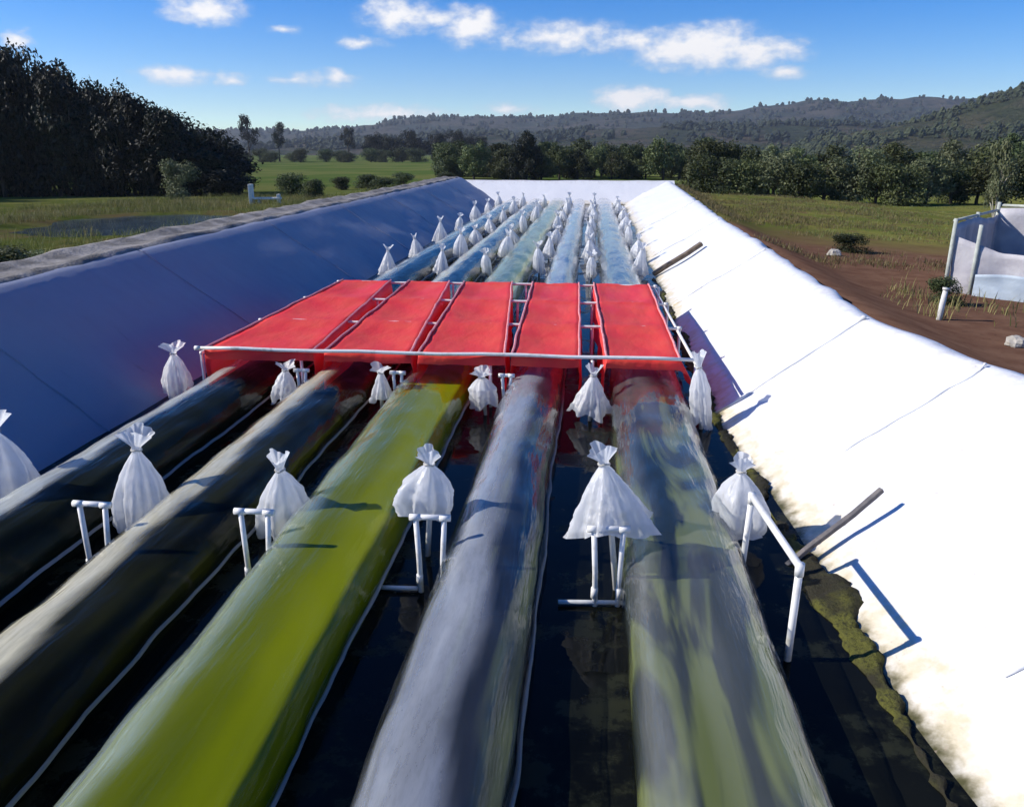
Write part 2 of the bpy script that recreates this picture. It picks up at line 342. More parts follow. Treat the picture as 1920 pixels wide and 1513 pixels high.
dl_o = tag(obj('dark_liner', mesh('dark_liner', [dl_pt(y, t) for y in yl for t in tl], [tuple(reversed(f)) for f in grid_faces(len(tl), len(yl))], smooth=True), DLIN), 'dark blue-black plastic liner over the left bank of the pond', None, kind='structure')
for k, ys_ in enumerate((2.2, 6.3, 10.1, 14.6, 19.2, 24.0, 29.1, 34.4)):       # welded joints between liner sheets
    pts = []
    for i in range(18):
        p = dl_pt(ys_ + .10 * math.sin(k * 2.0) * i / 17 + .006 * math.sin(i * 1.7), .04 + 1.1 * i / 17); pts.append((p[0], p[1], p[2] + .004))
    pipe('liner_seam', pts, [.009 + .004 * math.sin(i * 1.3 + k) for i in range(18)], DLIN, dl_o, 6)
# trodden soil path along the left crest with a rolled edge
pv = []; prof = [(.08, .005), (.14, .05), (.22, .06), (.30, .03), (.45, .025), (.60, .03), (.72, .075), (.84, .07), (.95, 0), (1.05, -.08)]
for y in yl:
    rx = pw(RIML, y)
    for a, h in prof: pv.append((rx - a - .05 * fbm(y * .5, a * 2, 3), y, LZ + h * (1 + .6 * fbm(y * 1.1, a * 4, 5)) + .012 * fbm(y * 3, a * 9, 2)))
tag(obj('crest_path', mesh('crest_path', pv, [tuple(reversed(f)) for f in grid_faces(len(prof), len(yl))], smooth=True), BANK), 'pale soil path along the crest of the left bank', None, kind='structure')
# still black water the tubes float in
tag(obj('water', mesh('water', [(-4.9, -6, 0), (2.2, -6, 0), (2.2, 39.4, 0), (-4.9, 39.4, 0)], [(0, 1, 2, 3)]), m_water('pond_water', (.004, .0045, .0035), murk=(.020, .022, .012))), 'still black water in the lined pond', None, kind='structure')
# shallow grey pool left of the bank
pool = []; rpool = random.Random(2)
for k in range(48):
    q = 2 * math.pi * k / 48; rr = 1 + .12 * math.sin(3 * q + 1) + .07 * math.sin(7 * q); pool.append((-15.6 + 4.6 * rr * math.cos(q), 28.5 + 5 * rr * math.sin(q), -.22))
tag(obj('pool', mesh('pool', pool, [tuple(range(48))]), m_water('pool_water', (.03, .04, .042), 3, .1, .15)), 'shallow grey pool beyond the left bank', None, kind='structure')

# ------------------------------------------------------------------ hills
def hill(name, prof, y0, depth, mat, x0, x1, nx, ny, rough, label):
    V = []
    for j in range(ny):
        s = j / (ny - 1); y = y0 - depth * .75 + depth * 1.6 * s
        k = max(0, 1 - abs((y - y0) / (depth * .8)) ** 1.3)
        for i in range(nx):
            x = x0 + (x1 - x0) * i / (nx - 1); h = pw(prof, x)
            n = fbm(x / depth * 2.2, y / depth * 2.2, 4, 5); n2 = fbm(x / depth * 14, y / depth * 14, 9, 4)
            V.append((x, y, -3 + (h + 3) * k * (1 + .22 * n * (1 - k * .75)) + rough * n2 * min(1, 3 * k)))
    HILLV[name] = (V, nx, ny)
    return tag(obj(name, mesh(name, V, grid_faces(nx, ny), smooth=True), mat), label, None, kind='structure')
HILLV = {}
hill('hills', [(-2600, 60), (-1725, 53), (-1080, 46), (-639, 45), (-472, 55), (-401, 69), (-239, 73), (-126, 70), (-13, 77), (97, 80), (240, 77), (357, 89), (395, 92), (430, 103), (458, 101), (484, 94), (568, 98), (610, 99), (650, 105), (713, 98), (794, 102), (850, 124), (1119, 160), (2000, 150), (2800, 90)],
     1800, 700, m_hill('far_hill', (.034, .046, .034), (.070, .062, .046), (.016, .024, .018), .008), -2600, 2800, 300, 30, 5.0, 'long blue-grey wooded ridge on the horizon')
hill('hill_middle', [(-420, 8), (-263, 15), (-133, 21), (-70, 19), (-7, 25), (86, 28), (176, 30), (266, 32), (354, 27), (468, 30), (700, 35), (1000, 10)],
     1000, 420, m_hill('mid_hill', (.042, .055, .026), (.090, .075, .050), (.018, .027, .014), .018), -450, 1000, 170, 24, 2.4, 'low brown and green hills in front of the far ridge')
hill('hill_right', [(70, -3), (82, 0), (136, 4), (178, 14), (229, 22), (265, 35), (284, 42), (309, 50), (405, 56), (600, 60), (900, 20)],
     600, 260, m_hill('near_hill', (.065, .078, .034), (.105, .098, .054), (.028, .040, .018), .03), 60, 900, 130, 26, 1.6, 'pale green scrubby hillside rising at the right edge')

# ------------------------------------------------------------------ algae tubes
TUBES = [(-3.36, .32, .27, .085), (-2.38, .32, .265, .08), (-1.44, .345, .28, .085), (-.50, .275, .26, .085), (.575, .35, .28, .085)]
LEVEL = [.16, .15, .24, .15, .17]                                  # how high the liquid stands inside each tube
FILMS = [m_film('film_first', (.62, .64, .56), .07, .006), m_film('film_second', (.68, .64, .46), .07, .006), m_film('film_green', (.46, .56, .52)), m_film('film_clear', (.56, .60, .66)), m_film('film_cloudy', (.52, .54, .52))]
# condensation: strength, centre round the tube (.25 top, .5 left), half width, softness, streakiness, overall veil
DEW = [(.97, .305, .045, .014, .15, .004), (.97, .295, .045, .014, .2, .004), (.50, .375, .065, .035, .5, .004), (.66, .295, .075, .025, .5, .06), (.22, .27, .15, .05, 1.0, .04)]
CULT = [m_culture('culture_black', (.005, .007, .004), (.012, .015, .009)), m_culture('culture_dark', (.005, .006, .004), (.016, .018, .007)),
        m_culture('culture_green', (.120, .150, .0004), (.190, .215, .0006), (.9, .2, .9), .3, .7),
        m_culture('culture_grey', (.010, .014, .022), (.085, .100, .050), (1.5, .22, 1.5), .45, .62, 1.2, .2), m_culture('culture_olive', (.022, .030, .026), (.150, .175, .055), (1.5, .30, 1.5), .47, .60, 1.6, .2)]
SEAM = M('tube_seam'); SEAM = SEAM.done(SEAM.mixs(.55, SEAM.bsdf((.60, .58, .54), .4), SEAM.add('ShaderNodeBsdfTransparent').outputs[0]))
TNAME = ['leftmost clear tube full of dark water beside the dark liner', 'second clear tube from the left, dark with a khaki top',
         'third clear tube, filled with bright yellow-green algae culture', 'fourth clear tube, bluish grey and dewy, right of the green one', 'rightmost clear tube, cloudy grey-green, beside the white liner']
def tube_pt(i, y, q, grow=0.):
    cx, a, b, cz = TUBES[i]
    e = min(1, max(0, (y + 2.0) / .5)) * min(1, max(0, (37.4 - y) / .6)); e = e ** .5 if e > 0 else 0
    rv = 1 + .045 * fbm(y * .5, i * 7.3, 1) + .012 * fbm(y * 2.3, q * .8, i)
    x0 = cx + .025 * fbm(y * .25, i * 3.1, 5); p = 2.25
    c, s = math.cos(q), math.sin(q)
    xx = math.copysign(abs(c) ** (2 / p), c); zz = math.copysign(abs(s) ** (2 / p), s)
    wr = .012 * fbm(math.cos(q) * 2.2, math.sin(q) * 2.2 + i * 4, y * 2.6, 3) + .006 * fbm(math.cos(q) * 7, math.sin(q) * 7 + i, y * .8, 2)
    return (x0 + (a * rv + grow + wr) * e * xx, y, cz + (b * rv + grow + wr) * e * zz)
NU = 48; yt = [-2 + .05, -1.85, -1.6] + [-1.4 + .07 * k for k in range(186)] + [11.6 + .3 * k for k in range(84)] + [36.95, 37.2, 37.38]
for i in range(5):
    t = thing('algae_tube', TNAME[i], 'algae tube', (TUBES[i][0], 17.5, 0), 0, 'inflated film tubes floating side by side')
    def shift(p): return (p[0] - TUBES[i][0], p[1] - 17.5, p[2])
    V = [shift(tube_pt(i, y, 2 * math.pi * k / NU)) for y in yt for k in range(NU)]
    fm = mesh('film', V, [tuple(reversed(f)) for f in grid_faces(NU, len(yt), True)], None, True)
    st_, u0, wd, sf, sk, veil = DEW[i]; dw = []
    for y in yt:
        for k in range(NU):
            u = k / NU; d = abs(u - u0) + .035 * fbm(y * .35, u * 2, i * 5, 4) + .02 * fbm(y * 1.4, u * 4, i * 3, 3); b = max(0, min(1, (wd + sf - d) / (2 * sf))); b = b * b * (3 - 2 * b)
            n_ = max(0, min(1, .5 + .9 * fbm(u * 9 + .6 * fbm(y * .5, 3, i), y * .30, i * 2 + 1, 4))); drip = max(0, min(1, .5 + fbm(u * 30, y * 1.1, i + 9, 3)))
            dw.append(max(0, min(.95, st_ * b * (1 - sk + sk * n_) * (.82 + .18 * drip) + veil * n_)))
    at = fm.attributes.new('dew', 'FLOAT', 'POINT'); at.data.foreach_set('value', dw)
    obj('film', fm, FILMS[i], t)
    V = []
    for y in yt[::2]:
        for k in range(NU):
            p = shift(tube_pt(i, y, 2 * math.pi * k / NU, -.014)); lv = LEVEL[i] + .012 * fbm(y * .4, i * 3.3, 8); V.append((p[0], p[1], min(p[2], lv)))
    obj('culture', mesh('culture', V, [tuple(reversed(f)) for f in grid_faces(NU, len(yt[::2]), True)], None, True), CULT[i], t)
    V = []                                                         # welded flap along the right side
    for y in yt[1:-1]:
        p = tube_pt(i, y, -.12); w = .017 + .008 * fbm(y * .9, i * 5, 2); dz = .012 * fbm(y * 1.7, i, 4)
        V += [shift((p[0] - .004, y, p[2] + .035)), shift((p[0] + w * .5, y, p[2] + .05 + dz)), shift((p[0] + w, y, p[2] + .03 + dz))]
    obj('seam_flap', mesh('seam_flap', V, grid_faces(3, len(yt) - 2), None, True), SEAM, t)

# ------------------------------------------------------------------ red covers on their pipe frame
HEM = m_plain('pink_hem', (.80, .36, .34), (.72, .24, .24), 9, .5, 0)
ORD = ['leftmost', 'second', 'third', 'fourth', 'rightmost']
PAN = [(-3.68, -2.60, -3.62, -2.90), (-2.49, -1.66, -2.62, -2.02), (-1.58, -.76, -1.80, -1.10), (-.70, -.06, -.80, -.13), (.19, .86, .08, .86)]
Y0, Y1, ZC = 7.28, 11.6, .505
for i, (fa, fb_, ba, bb) in enumerate(PAN):
    lab = ['leftmost and widest red plastic cover, over the leftmost tube', 'red plastic cover over the second tube from the left', 'middle red plastic cover, over the green tube',
           'red plastic cover over the fourth tube, left of the wide gap', 'rightmost red plastic cover, next to the white liner'][i]
    V = []; na, ny = 13, 34
    cols = [('L', .0), ('L', .33), ('L', .66)] + [('T', k / (na - 1)) for k in range(na)] + [('R', .66), ('R', .33), ('R', 0)]
    for j in range(ny + 2):
        if j < 2: y = Y0 - .022; drop = (.10, .05)[j]
        else: y = Y0 - .02 + (Y1 - Y0 + .04) * (j - 2) / (ny - 1); drop = 0
        s = (y - Y0) / (Y1 - Y0); a = fa + (ba - fa) * s; b = fb_ + (bb - fb_) * s
        a += .012 * fbm(y * 1.4, i * 3, 1); b += .012 * fbm(y * 1.4, i * 3, 7)
        for kind, u in cols:
            if kind == 'T':
                x = a + (b - a) * u; sag = .045 * math.sin(math.pi * u) * (abs(math.sin(math.pi * 3 * s)) ** .7)
                z = ZC + .022 - sag + .010 * fbm(x * 3, y * 1.5, i, 3) + .007 * fbm(x * 9, y * 3.5, i + 4, 2)
            else:
                hem = .10 + .04 * fbm(y * .9, i * 5 + (0 if kind == 'L' else 9), 3)
                out_ = .20 * (1 - u) * (1 - .5 * s) if (i == 4 and kind == 'R') else 0
                x = (a if kind == 'L' else b) + out_ + (-1 if kind == 'L' else 1) * (.014 + .022 * (1 - u) * math.sin(y * 5 + i * 2)); z = hem + (ZC - hem) * u
                z += .004 * math.sin(y * 9)
            V.append((x, y, z - drop if kind == 'T' else min(z, ZC - drop)))
    rc = thing('red_cover', lab, 'plastic cover', ((fa + fb_) / 2, Y0, 0), 0, 'red covers in a row over the tubes'); ox = (fa + fb_) / 2
    obj('film_sheet', mesh('film_sheet', [(x - ox, y - Y0, z) for x, y, z in V], grid_faces(len(cols), ny + 2), None, True), RED, rc)
    for ci in (3, 3 + na - 1):
        pts = [(V[j * len(cols) + ci][0] - ox, V[j * len(cols) + ci][1] - Y0, V[j * len(cols) + ci][2] + .006) for j in range(2, ny + 2)]
        pipe('hem', pts, .012, HEM, rc, 6)
fr = thing('cover_rack', 'white pipe rack carrying the five red covers over the tubes', 'rack', (-1.35, 9.4, 0))
def lf(p, o=(-1.35, 9.4, 0)): return (p[0] - o[0], p[1] - o[1], p[2] - o[2])
for y, xa, xb in ((Y0, -3.74, 1.02), (8.75, -3.72, 1.0), (10.2, -3.7, .98), (Y1, -3.68, .95)):
    fz = .035 if y == Y0 else 0
    pipe('crossbar', [lf((xa + (xb - xa) * k / 12, y - fz * 1.3 + .008 * math.sin(k), ZC - .004 + fz + .006 * math.sin(k * 1.9))) for k in range(13)], .017, PVC, fr)
    for xg in (-3.88 + .14, -2.80 + .06, -1.97, -.90, .06, 1.01):
        pipe('post', [lf((xg, y + .03, -.15)), lf((xg, y + .03, ZC - .02))], .016, PVC, fr, 8)
    for xg in (xa, xb): pipe('elbow', [lf((xg - .02, y - fz * 1.3, ZC - .004 + fz)), lf((xg + .03, y - fz * 1.3, ZC - .004 + fz))], .022, PVC, fr)
for xa, xb in ((-3.73, -3.67), (1.01, .94)):
    pipe('side_bar', [lf((xa, Y0, ZC - .03)), lf((xb, Y1, ZC - .03))], .016, PVC, fr)

# ------------------------------------------------------------------ bags over the valve standpipes
def bag_mesh(seed, h, rb, kind):
    """plastic bag tied near its top over a standpipe; kind: drop, skirt, sock, lopsided"""
    r_ = random.Random(seed); V = []; n, m = 56, 34; k1, k2 = r_.choice((5, 6, 7)), r_.choice((9, 11, 13)); p1, p2, p3 = (r_.uniform(0, 6) for _ in range(3))
    flare = r_.uniform(.06, .11); lean = (r_.uniform(-.05, .05), r_.uniform(-.04, .04)); tilt = r_.uniform(-.3, .3)
    for j in range(m):
        s = j / (m - 1)                                            # 0 top, 1 hem
        if s < .16: r = flare * (1 - s / .16) + .026 * (s / .16)
        elif s < .22: r = .026
        else:
            w = (s - .22) / .78
            r = {'drop': .026 + rb * math.sin(min(1, w * 1.12) * math.pi * .62) ** .85, 'skirt': .026 + rb * w ** .85 * (1.0 - .05 * w),
                 'sock': .026 + rb * min(1, w * 3) ** .6, 'lopsided': .026 + rb * math.sin(min(1, w * 1.05) * math.pi * .7) ** .8}[kind]
        for i in range(n):
            q = 2 * math.pi * i / n; w = max(0, (s - .2) / .8); a = .06 + .20 * w
            if s < .16: a = .25 * (1 - s / .16)
            rr = r * (1 + a * (.6 * math.sin(k1 * q + p1 + 1.2 * w) + .4 * math.sin(k2 * q + p2)) + .10 * w * fbm(math.cos(q) * 1.5 + seed, math.sin(q) * 1.5, s * 3))
            rr += w ** .5 * .016 * fbm(math.cos(q) * 4 + seed, math.sin(q) * 4, s * 9, 3) if s > .2 else 0
            if kind == 'lopsided': rr *= 1 + .55 * w * max(0, math.cos(q - math.pi * .95)) - .25 * w * max(0, math.cos(q))
            z = h * (1 - s) + .035 * w * w * math.sin(2 * q + p3) + .015 * w * math.sin(k1 * q + p3)
            if s < .16: z += .03 * math.sin(2 * q + p1) * (1 - s / .16)
            V.append((rr * math.cos(q) + lean[0] * (1 - s) + (tilt * .1 * (.16 - s) if s < .16 else 0), rr * math.sin(q) * .9 + lean[1] * (1 - s), z))
    me = mesh('bag', V, grid_faces(n, m, True), None, True); pass
    return me, lean, h
def make_bag(loc, h, rb, kind, seed, label, group, rz=0, pipe_to=None):
    me, lean, h = bag_mesh(seed, h, rb, kind)
    t = thing('plastic_bag', label, 'bag', loc, rz, group)
    obj('sheet', me, BAG, t)
    ring = [(lean[0] * .81 + .030 * math.cos(q), lean[1] * .81 + .027 * math.sin(q), h * .81 + .004 * math.sin(3 * q)) for q in [2 * math.pi * k / 14 for k in range(15)]]
    pipe('tie_string', ring, .006, TIE, t, 6)
    st = pipe('standpipe', [(0, 0, -loc[2] - .15), (lean[0] * .3, lean[1] * .3, h * .35), (lean[0] * .7, lean[1] * .7, h * .7)], .017, PVC, t, 8)
    t.rotation_euler.x = .10 * math.sin(seed * 1.7); t.rotation_euler.y = .10 * math.sin(seed * 2.9 + 1)
    return t
GAPX = ['left of all tubes', 'between first and second tubes', 'between second and third tubes', 'between third and fourth tubes', 'between fourth and fifth tubes', 'right of all tubes']
NEAR = [(-3.86, 4.62, .06, .64, .17, 'drop'), (-2.82, 4.47, .05, .62, .125, 'drop'), (-1.87, 4.50, .04, .56, .135, 'drop'), (-.90, 4.33, .28, .40, .125, 'lopsided'),
        (.17, 4.06, .37, .45, .215, 'skirt'), (.97, 4.75, .10, .44, .13, 'lopsided')]
nl = ['pale bag cut by the left edge of the photo, nearest row', 'tied white bag behind the leftmost small pipe stand, nearest row', 'tied white bag touching the second pipe stand, nearest row',
      'lopsided white bag bulging left above the third pipe stand, nearest row', 'widest white bag, flared like a skirt over a pipe stand, nearest row', 'greyish slumped bag beside the white liner, nearest row']
for i, (x, y, z, h, rb, k) in enumerate(NEAR):
    make_bag((x, y, z), h, rb, k, 10 + i, nl[i], 'white bags tied over standpipes', [0, .4, 1.0, 0, .3, 2.2][i])
SECOND = [(-3.98, 7.24, .08, .48, .10, 'drop'), (-2.85, 7.08, .10, .34, .085, 'drop'), (-1.90, 7.10, .12, .31, .10, 'skirt'), (-.92, 7.06, .10, .33, .095, 'sock'), (.045, 6.98, .10, .40, .17, 'skirt'), (1.03, 6.85, .03, .64, .065, 'sock')]
for i, (x, y, z, h, rb, k) in enumerate(SECOND):
    lab = 'tall narrow white bag at the right front corner of the red covers' if i == 5 else 'small white bag %s, just in front of the red covers' % GAPX[i]
    make_bag((x, y, z), h, rb, k, 40 + i, lab, 'white bags tied over standpipes', i * .9)
rf = random.Random(8); rows = [15.6, 18.1, 20.9, 24.0, 27.4, 31.0, 34.5]
rown = ['first', 'second', 'third', 'fourth', 'fifth', 'sixth', 'farthest']
for j, y in enumerate(rows):
    for i, gx in enumerate((-3.86, -2.87, -1.90, -.92, .08, 1.02)):
        k = rf.choice(('drop', 'skirt', 'drop', 'sock')); h = rf.uniform(.46, .66); rb = {'drop': .13, 'skirt': .17, 'sock': .075}[k] * rf.uniform(.85, 1.2)
        make_bag((gx + rf.uniform(-.05, .05), y + rf.uniform(-.25, .25), .07), h, rb, k, 100 + j * 6 + i, 'white bag %s, %s row beyond the red covers' % (GAPX[i], rown[j]), 'white bags tied over standpipes', rf.uniform(0, 6))

# ------------------------------------------------------------------ small pipe stands
def stand(x, y, zb, w, label, rz=0, foot=None, name='pipe_stand'):
    t = thing(name, label, 'pipe stand', (x, y, 0), rz, 'small white pipe stands between the tubes'); r = .0165
    pipe('crossbar', [(-w / 2 - .02, 0, zb), (w / 2 + .02, 0, zb + .004)], r, PVC, t)
    for s in (-1, 1):
        pipe('leg', [(s * (w / 2 - .01), 0, zb - .012), (s * (w / 2 - .022), -.012, zb * .45), (s * (w / 2 - .03), -.01, -.2)], r * .92, PVC, t)
        pipe('elbow', [(s * (w / 2 - .035), 0, zb), (s * (w / 2 + .025), 0, zb)], r * 1.18, PVC, t)
        pipe('collar', [(s * (w / 2 - .02), -.012, .05), (s * (w / 2 - .022), -.012, .11)], r * 1.15, PVC, t, 8)
    if foot: pipe('foot_bar', [(foot[0], -.012, .02), (foot[1], -.012, .02)], .013, PVC, t, 8)
    return t
sl = ['leftmost small white pipe stand, left of its bag', 'second small white pipe stand, partly behind its bag', 'third small white pipe stand, under the lopsided bag', 'fourth small white pipe stand, under the skirt-shaped bag']
for i, (x, y, f_) in enumerate(((-2.75, 3.91, None), (-1.80, 3.90, None), (-.82, 3.92, (-.30, -.08)), (.145, 3.87, (-.26, .10)))): stand(x, y, .45, .175, sl[i], R(2 * i - 2), f_)
for i, x in enumerate((-2.86, -1.93, -.90)): stand(x + .17, 7.16, .36, .10, 'small pipe stand %s, by the red covers' % GAPX[i + 1])
t = thing('bank_frame', 'tall white pipe frame standing in the water along the white liner', 'frame', (.985, 3.86, 0), 0)
a, b = Vector((-.035, .40, .50)), Vector((.035, -.40, .50))
pipe('top_bar', [a, b], .019, PVC, t)
for p, dx in ((a, -.03), (b, -.012)):
    pipe('leg', [p, (p.x + dx, p.y - .01, -.2)], .018, PVC, t); pipe('elbow', [p + Vector((0, 0, -.045)), p + Vector((0, 0, .02))], .022, PVC, t)
# ------------------------------------------------------------------ timbers on the white liner
def board(name, p0, p1, w, th, mat, label, cat):
    p0, p1 = Vector(p0), Vector(p1); d = p1 - p0; L = d.length; V, F = [], []
    n = 10
    for i in range(n + 1):
        s = i / n
        for (u, v) in ((-1, -1), (1, -1), (1, 1), (-1, 1)): V.append((s * L, u * w / 2 * (1 + .08 * math.sin(i * 2.3 + u)), v * th / 2 + .006 * math.sin(i * .7)))
    for i in range(n):
        for k in range(4): F.append((i * 4 + k, i * 4 + (k + 1) % 4, i * 4 + 4 + (k + 1) % 4, i * 4 + 4 + k))
    F += [(3, 2, 1, 0), tuple(n * 4 + k for k in range(4))]
    o = obj(name, mesh(name, V, F), mat); o.location = p0; o.rotation_mode = 'QUATERNION'; o.rotation_quaternion = d.to_track_quat('X', 'Z')
    bv = o.modifiers.new('bevel', 'BEVEL'); bv.width = .006; bv.segments = 2
    return tag(o, label, cat)
board('wooden_board', (1.26, 15.9, .05), (2.16, 16.0, .64), .17, .07, WOOD, 'brown wooden board lying on the white liner beyond the red covers', 'board')
board('grey_stick', (1.22, 4.42, -.02), (1.80, 4.66, .40), .035, .03, GREYWOOD, 'thin dark grey stick leaning on the white liner behind the pipe frame', 'stick')

# ------------------------------------------------------------------ algae scum along the foot of the white liner
SC = M('algae_mat'); gp_ = SC.add('ShaderNodeNewGeometry').outputs['Position']; n_ = SC.noise(2.0, 3, .6, vec=gp_); n2_ = SC.noise(45, 4, .7, vec=gp_)
c_ = SC.mix(SC.ramp(n_, .46, .58), (.026, .023, .012), (.095, .095, .016)); c_ = SC.mix(SC.ramp(n2_, .45, .7), c_, (.022, .022, .008)); SC = SC.done(SC.bsdf(c_, .8, SC.bump(n2_, .8, .02), .3))
V = []; n = 0; y = 1.2
while y < 14:
    fx = pw(FOOTR, y); w = .06 + .10 * fbm(y * 1.1, 2.2, 1, 4) + .05 * fbm(y * 9, 5, 2, 3) + .10 * math.exp(-((y - 4.1) / .28) ** 2); w = max(.004, w)
    for k in range(7):
        u = k / 6; x = fx - .03 - w * .9 + u * w * 1.9; bz = max(.0, (x - fx + .03) * .62); hump = math.sin(math.pi * u) * (.010 + .16 * w) * (1 + .7 * fbm(x * 22, y * 22, 3, 3))
        V.append((x, y + .004 * math.sin(k * 3), bz + .002 + max(0, hump) if 0 < k < 6 else bz - .03))
    n += 1; y += .022
tag(obj('algae_scum', mesh('algae_scum', V, grid_faces(7, n), None, True), SC), 'dark and yellow-green algae scum along the foot of the white liner', 'scum', kind='stuff')

# ------------------------------------------------------------------ trees and bushes
def crown_mesh(seed, kind):
    """unit crown: height 1, width about 1; many leaf clumps in lobes"""
    r_ = random.Random(seed); V, F = [], []; lobes = []
    if kind == 'dense':      # bushy to the ground, peaked
        for k in range(34):
            z = r_.uniform(.06, .93); w = .50 * (1 - max(0, z - .35) / .75) ** .8; q = r_.uniform(0, 6.28); d = w * r_.uniform(.2, .85)
            lobes.append((d * math.cos(q), d * math.sin(q), z, r_.uniform(.12, .20)))
        lobes.append((0, 0, .93, .09))
    elif kind == 'round':
        for k in range(26):
            z = r_.uniform(.22, .88); w = .48 * math.sin(math.pi * min(1, .15 + .8 * z)) ** .7; q = r_.uniform(0, 6.28); d = w * r_.uniform(.25, .85)
            lobes.append((d * math.cos(q), d * math.sin(q), z, r_.uniform(.12, .19)))
    elif kind == 'open':     # tall, sparse tufts
        for k in range(13):
            z = r_.uniform(.45, .95); q = r_.uniform(0, 6.28); d = r_.uniform(.1, .42) * (1.2 - z * .6)
            lobes.append((d * math.cos(q), d * math.sin(q), z, r_.uniform(.09, .16)))
    else:                    # bush
        for k in range(18):
            z = r_.uniform(.10, .75); w = .5 * (1 - z * .55); q = r_.uniform(0, 6.28); d = w * r_.uniform(.1, .85)
            lobes.append((d * math.cos(q), d * math.sin(q), z, r_.uniform(.14, .24)))
    for (lx, ly, lz, lr) in lobes:
        cnt = int((8600 if kind == 'dense' else 5200) * lr * lr) + 46
        for k in range(cnt):
            d = Vector((r_.gauss(0, 1), r_.gauss(0, 1), r_.gauss(0, 1))).normalized(); rad = lr * (r_.random() ** .4) * r_.uniform(.85, 1.2)
            p = Vector((lx, ly, lz)) + Vector((d.x, d.y, d.z * .85)) * rad
            if p.z < .01: p.z = .01
            s = r_.uniform(.014, .034); nrm = (d + Vector((r_.gauss(0, .6), r_.gauss(0, .6), r_.gauss(0, .6) + .3))).normalized()
            a = nrm.orthogonal().normalized(); q = r_.uniform(0, 6.28); b = nrm.cross(a); a2 = a * math.cos(q) + b * math.sin(q); b2 = nrm.cross(a2); i = len(V)
            V += [tuple(p - a2 * s), tuple(p - b2 * s * .55), tuple(p + a2 * s * 1.1 - nrm * s * .3), tuple(p + b2 * s * .55)]; F.append((i, i + 1, i + 2, i + 3))
    me = mesh('crown', V, F); return me, lobes
def trunk_mesh(seed, lobes, kind):
    r_ = random.Random(seed); V, F = [], []; top = .8 if kind != 'bush' else .5
    pts = [(0, 0, -.05)]; x = y = 0
    for k in range(1, 7): x += r_.uniform(-.02, .02); y += r_.uniform(-.02, .02); pts.append((x, y, top * k / 6))
    pipe_data(pts, [.034 - .0045 * k for k in range(7)], 7, True, V, F)
    for (lx, ly, lz, lr) in lobes[:10]:
        z0 = max(.1, min(lz - .15, top * .85)); k = min(5, int(z0 / top * 6)); p0 = Vector(pts[k]); p1 = Vector((lx, ly, lz)); mid = p0.lerp(p1, .5) + Vector((0, 0, .03))
        pipe_data([p0, mid, p1], [.014, .010, .004], 5, True, V, F)
    return mesh('trunk', V, F, None, True)
PROTO = {}
for kd, n in (('dense', 4), ('round', 4), ('open', 2), ('bush', 3)):
    for k in range(n):
        me, lb = crown_mesh(50 + 7 * k + len(kd), kd); PROTO[kd, k] = (me, trunk_mesh(9 + k, lb, kd))
leafed = {}
rt = random.Random(12)
OR = ['first', 'second', 'third', 'fourth', 'fifth', 'sixth', 'seventh', 'eighth', 'ninth', 'tenth', 'eleventh', 'twelfth', 'thirteenth', 'fourteenth', 'fifteenth', 'sixteenth']
def tree(kd, x, y, h, w, mat, label, group, name='tree', cat='tree', bark=BARK, z=None):
    n = {'dense': 4, 'round': 4, 'open': 2, 'bush': 3}[kd]; k = rt.randrange(n); key = (kd, k, mat.name)
    if key not in leafed:
        me = PROTO[kd, k][0].copy(); me.materials.append(mat); tm = PROTO[kd, k][1].copy(); tm.materials.append(bark); leafed[key] = (me, tm)
    t = thing(name, label, cat, (x, y, (ground_z(x, y) if z is None else z) - .03 * h), rt.uniform(0, 6.28), group); t.scale = (w, w, h)
    obj('crown', leafed[key][0], None, t); obj('trunk', leafed[key][1], None, t); return t
FOREST = [(-45.0, 56.1, 9.4), (-45.1, 58.1, 8.8), (-42.3, 56.4, 8.9), (-41.7, 57.5, 9.7), (-40.8, 58.3, 10.0), (-38.8, 57.6, 8.7), (-37.5, 57.8, 8.0), (-36.6, 58.7, 7.1), (-34.5, 57.7, 7.1), (-33.8, 58.9, 7.2), (-31.4, 57.2, 5.4), (-30.5, 58.1, 6.1), (-29.9, 59.8, 4.8), (-27.9, 58.8, 3.3), (-26.1, 57.8, 2.2),
          (-49.6, 61.4, 11.0), (-48.0, 61.5, 11.1), (-46.4, 61.7, 10.7), (-44.8, 61.8, 10.8), (-43.2, 62.0, 11.7), (-41.6, 62.1, 10.4), (-40.0, 62.3, 10.1), (-38.4, 62.4, 9.5), (-36.8, 62.6, 8.9), (-35.2, 62.7, 8.5), (-33.6, 62.9, 7.5), (-32.0, 63.0, 6.9), (-30.4, 63.2, 5.7), (-28.8, 63.3, 4.0)]
for i, (x, y, h) in enumerate(FOREST):
    lab = 'dark tree with the highest top of the forest on the left' if i == 19 else ('low dark tree at the right end of the left forest' if i == 14 else ('dark tree in the back row of the left forest, %s from the left' % OR[i - 15] if i > 14 else 'dark tree in the front row of the left forest, %s from the left' % OR[i % 15]))
    tree('dense' if i % 2 and i < 15 else 'round', x, y, h, rt.uniform(4.4, 5.6) if i < 15 else rt.uniform(5.4, 7), LEAF_D, lab, 'trees of the dark forest on the left')
for k, (x, y, h) in enumerate([(-47, 59.8, 10.2), (-44, 60, 10.2), (-42, 60.2, 10.5), (-40, 60.3, 9.6), (-38, 60.5, 9.2), (-36, 60.6, 8.6), (-34.4, 60.8, 8.0), (-32.6, 61, 7.2), (-31, 61.1, 6.2), (-29.3, 61.3, 4.9), (-27.6, 60.6, 3.2)]):
    tree('round', x, y, h, rt.uniform(4.6, 6), LEAF_D, 'dark tree in the middle row of the left forest, %s from the left' % OR[k], 'trees of the dark forest on the left')
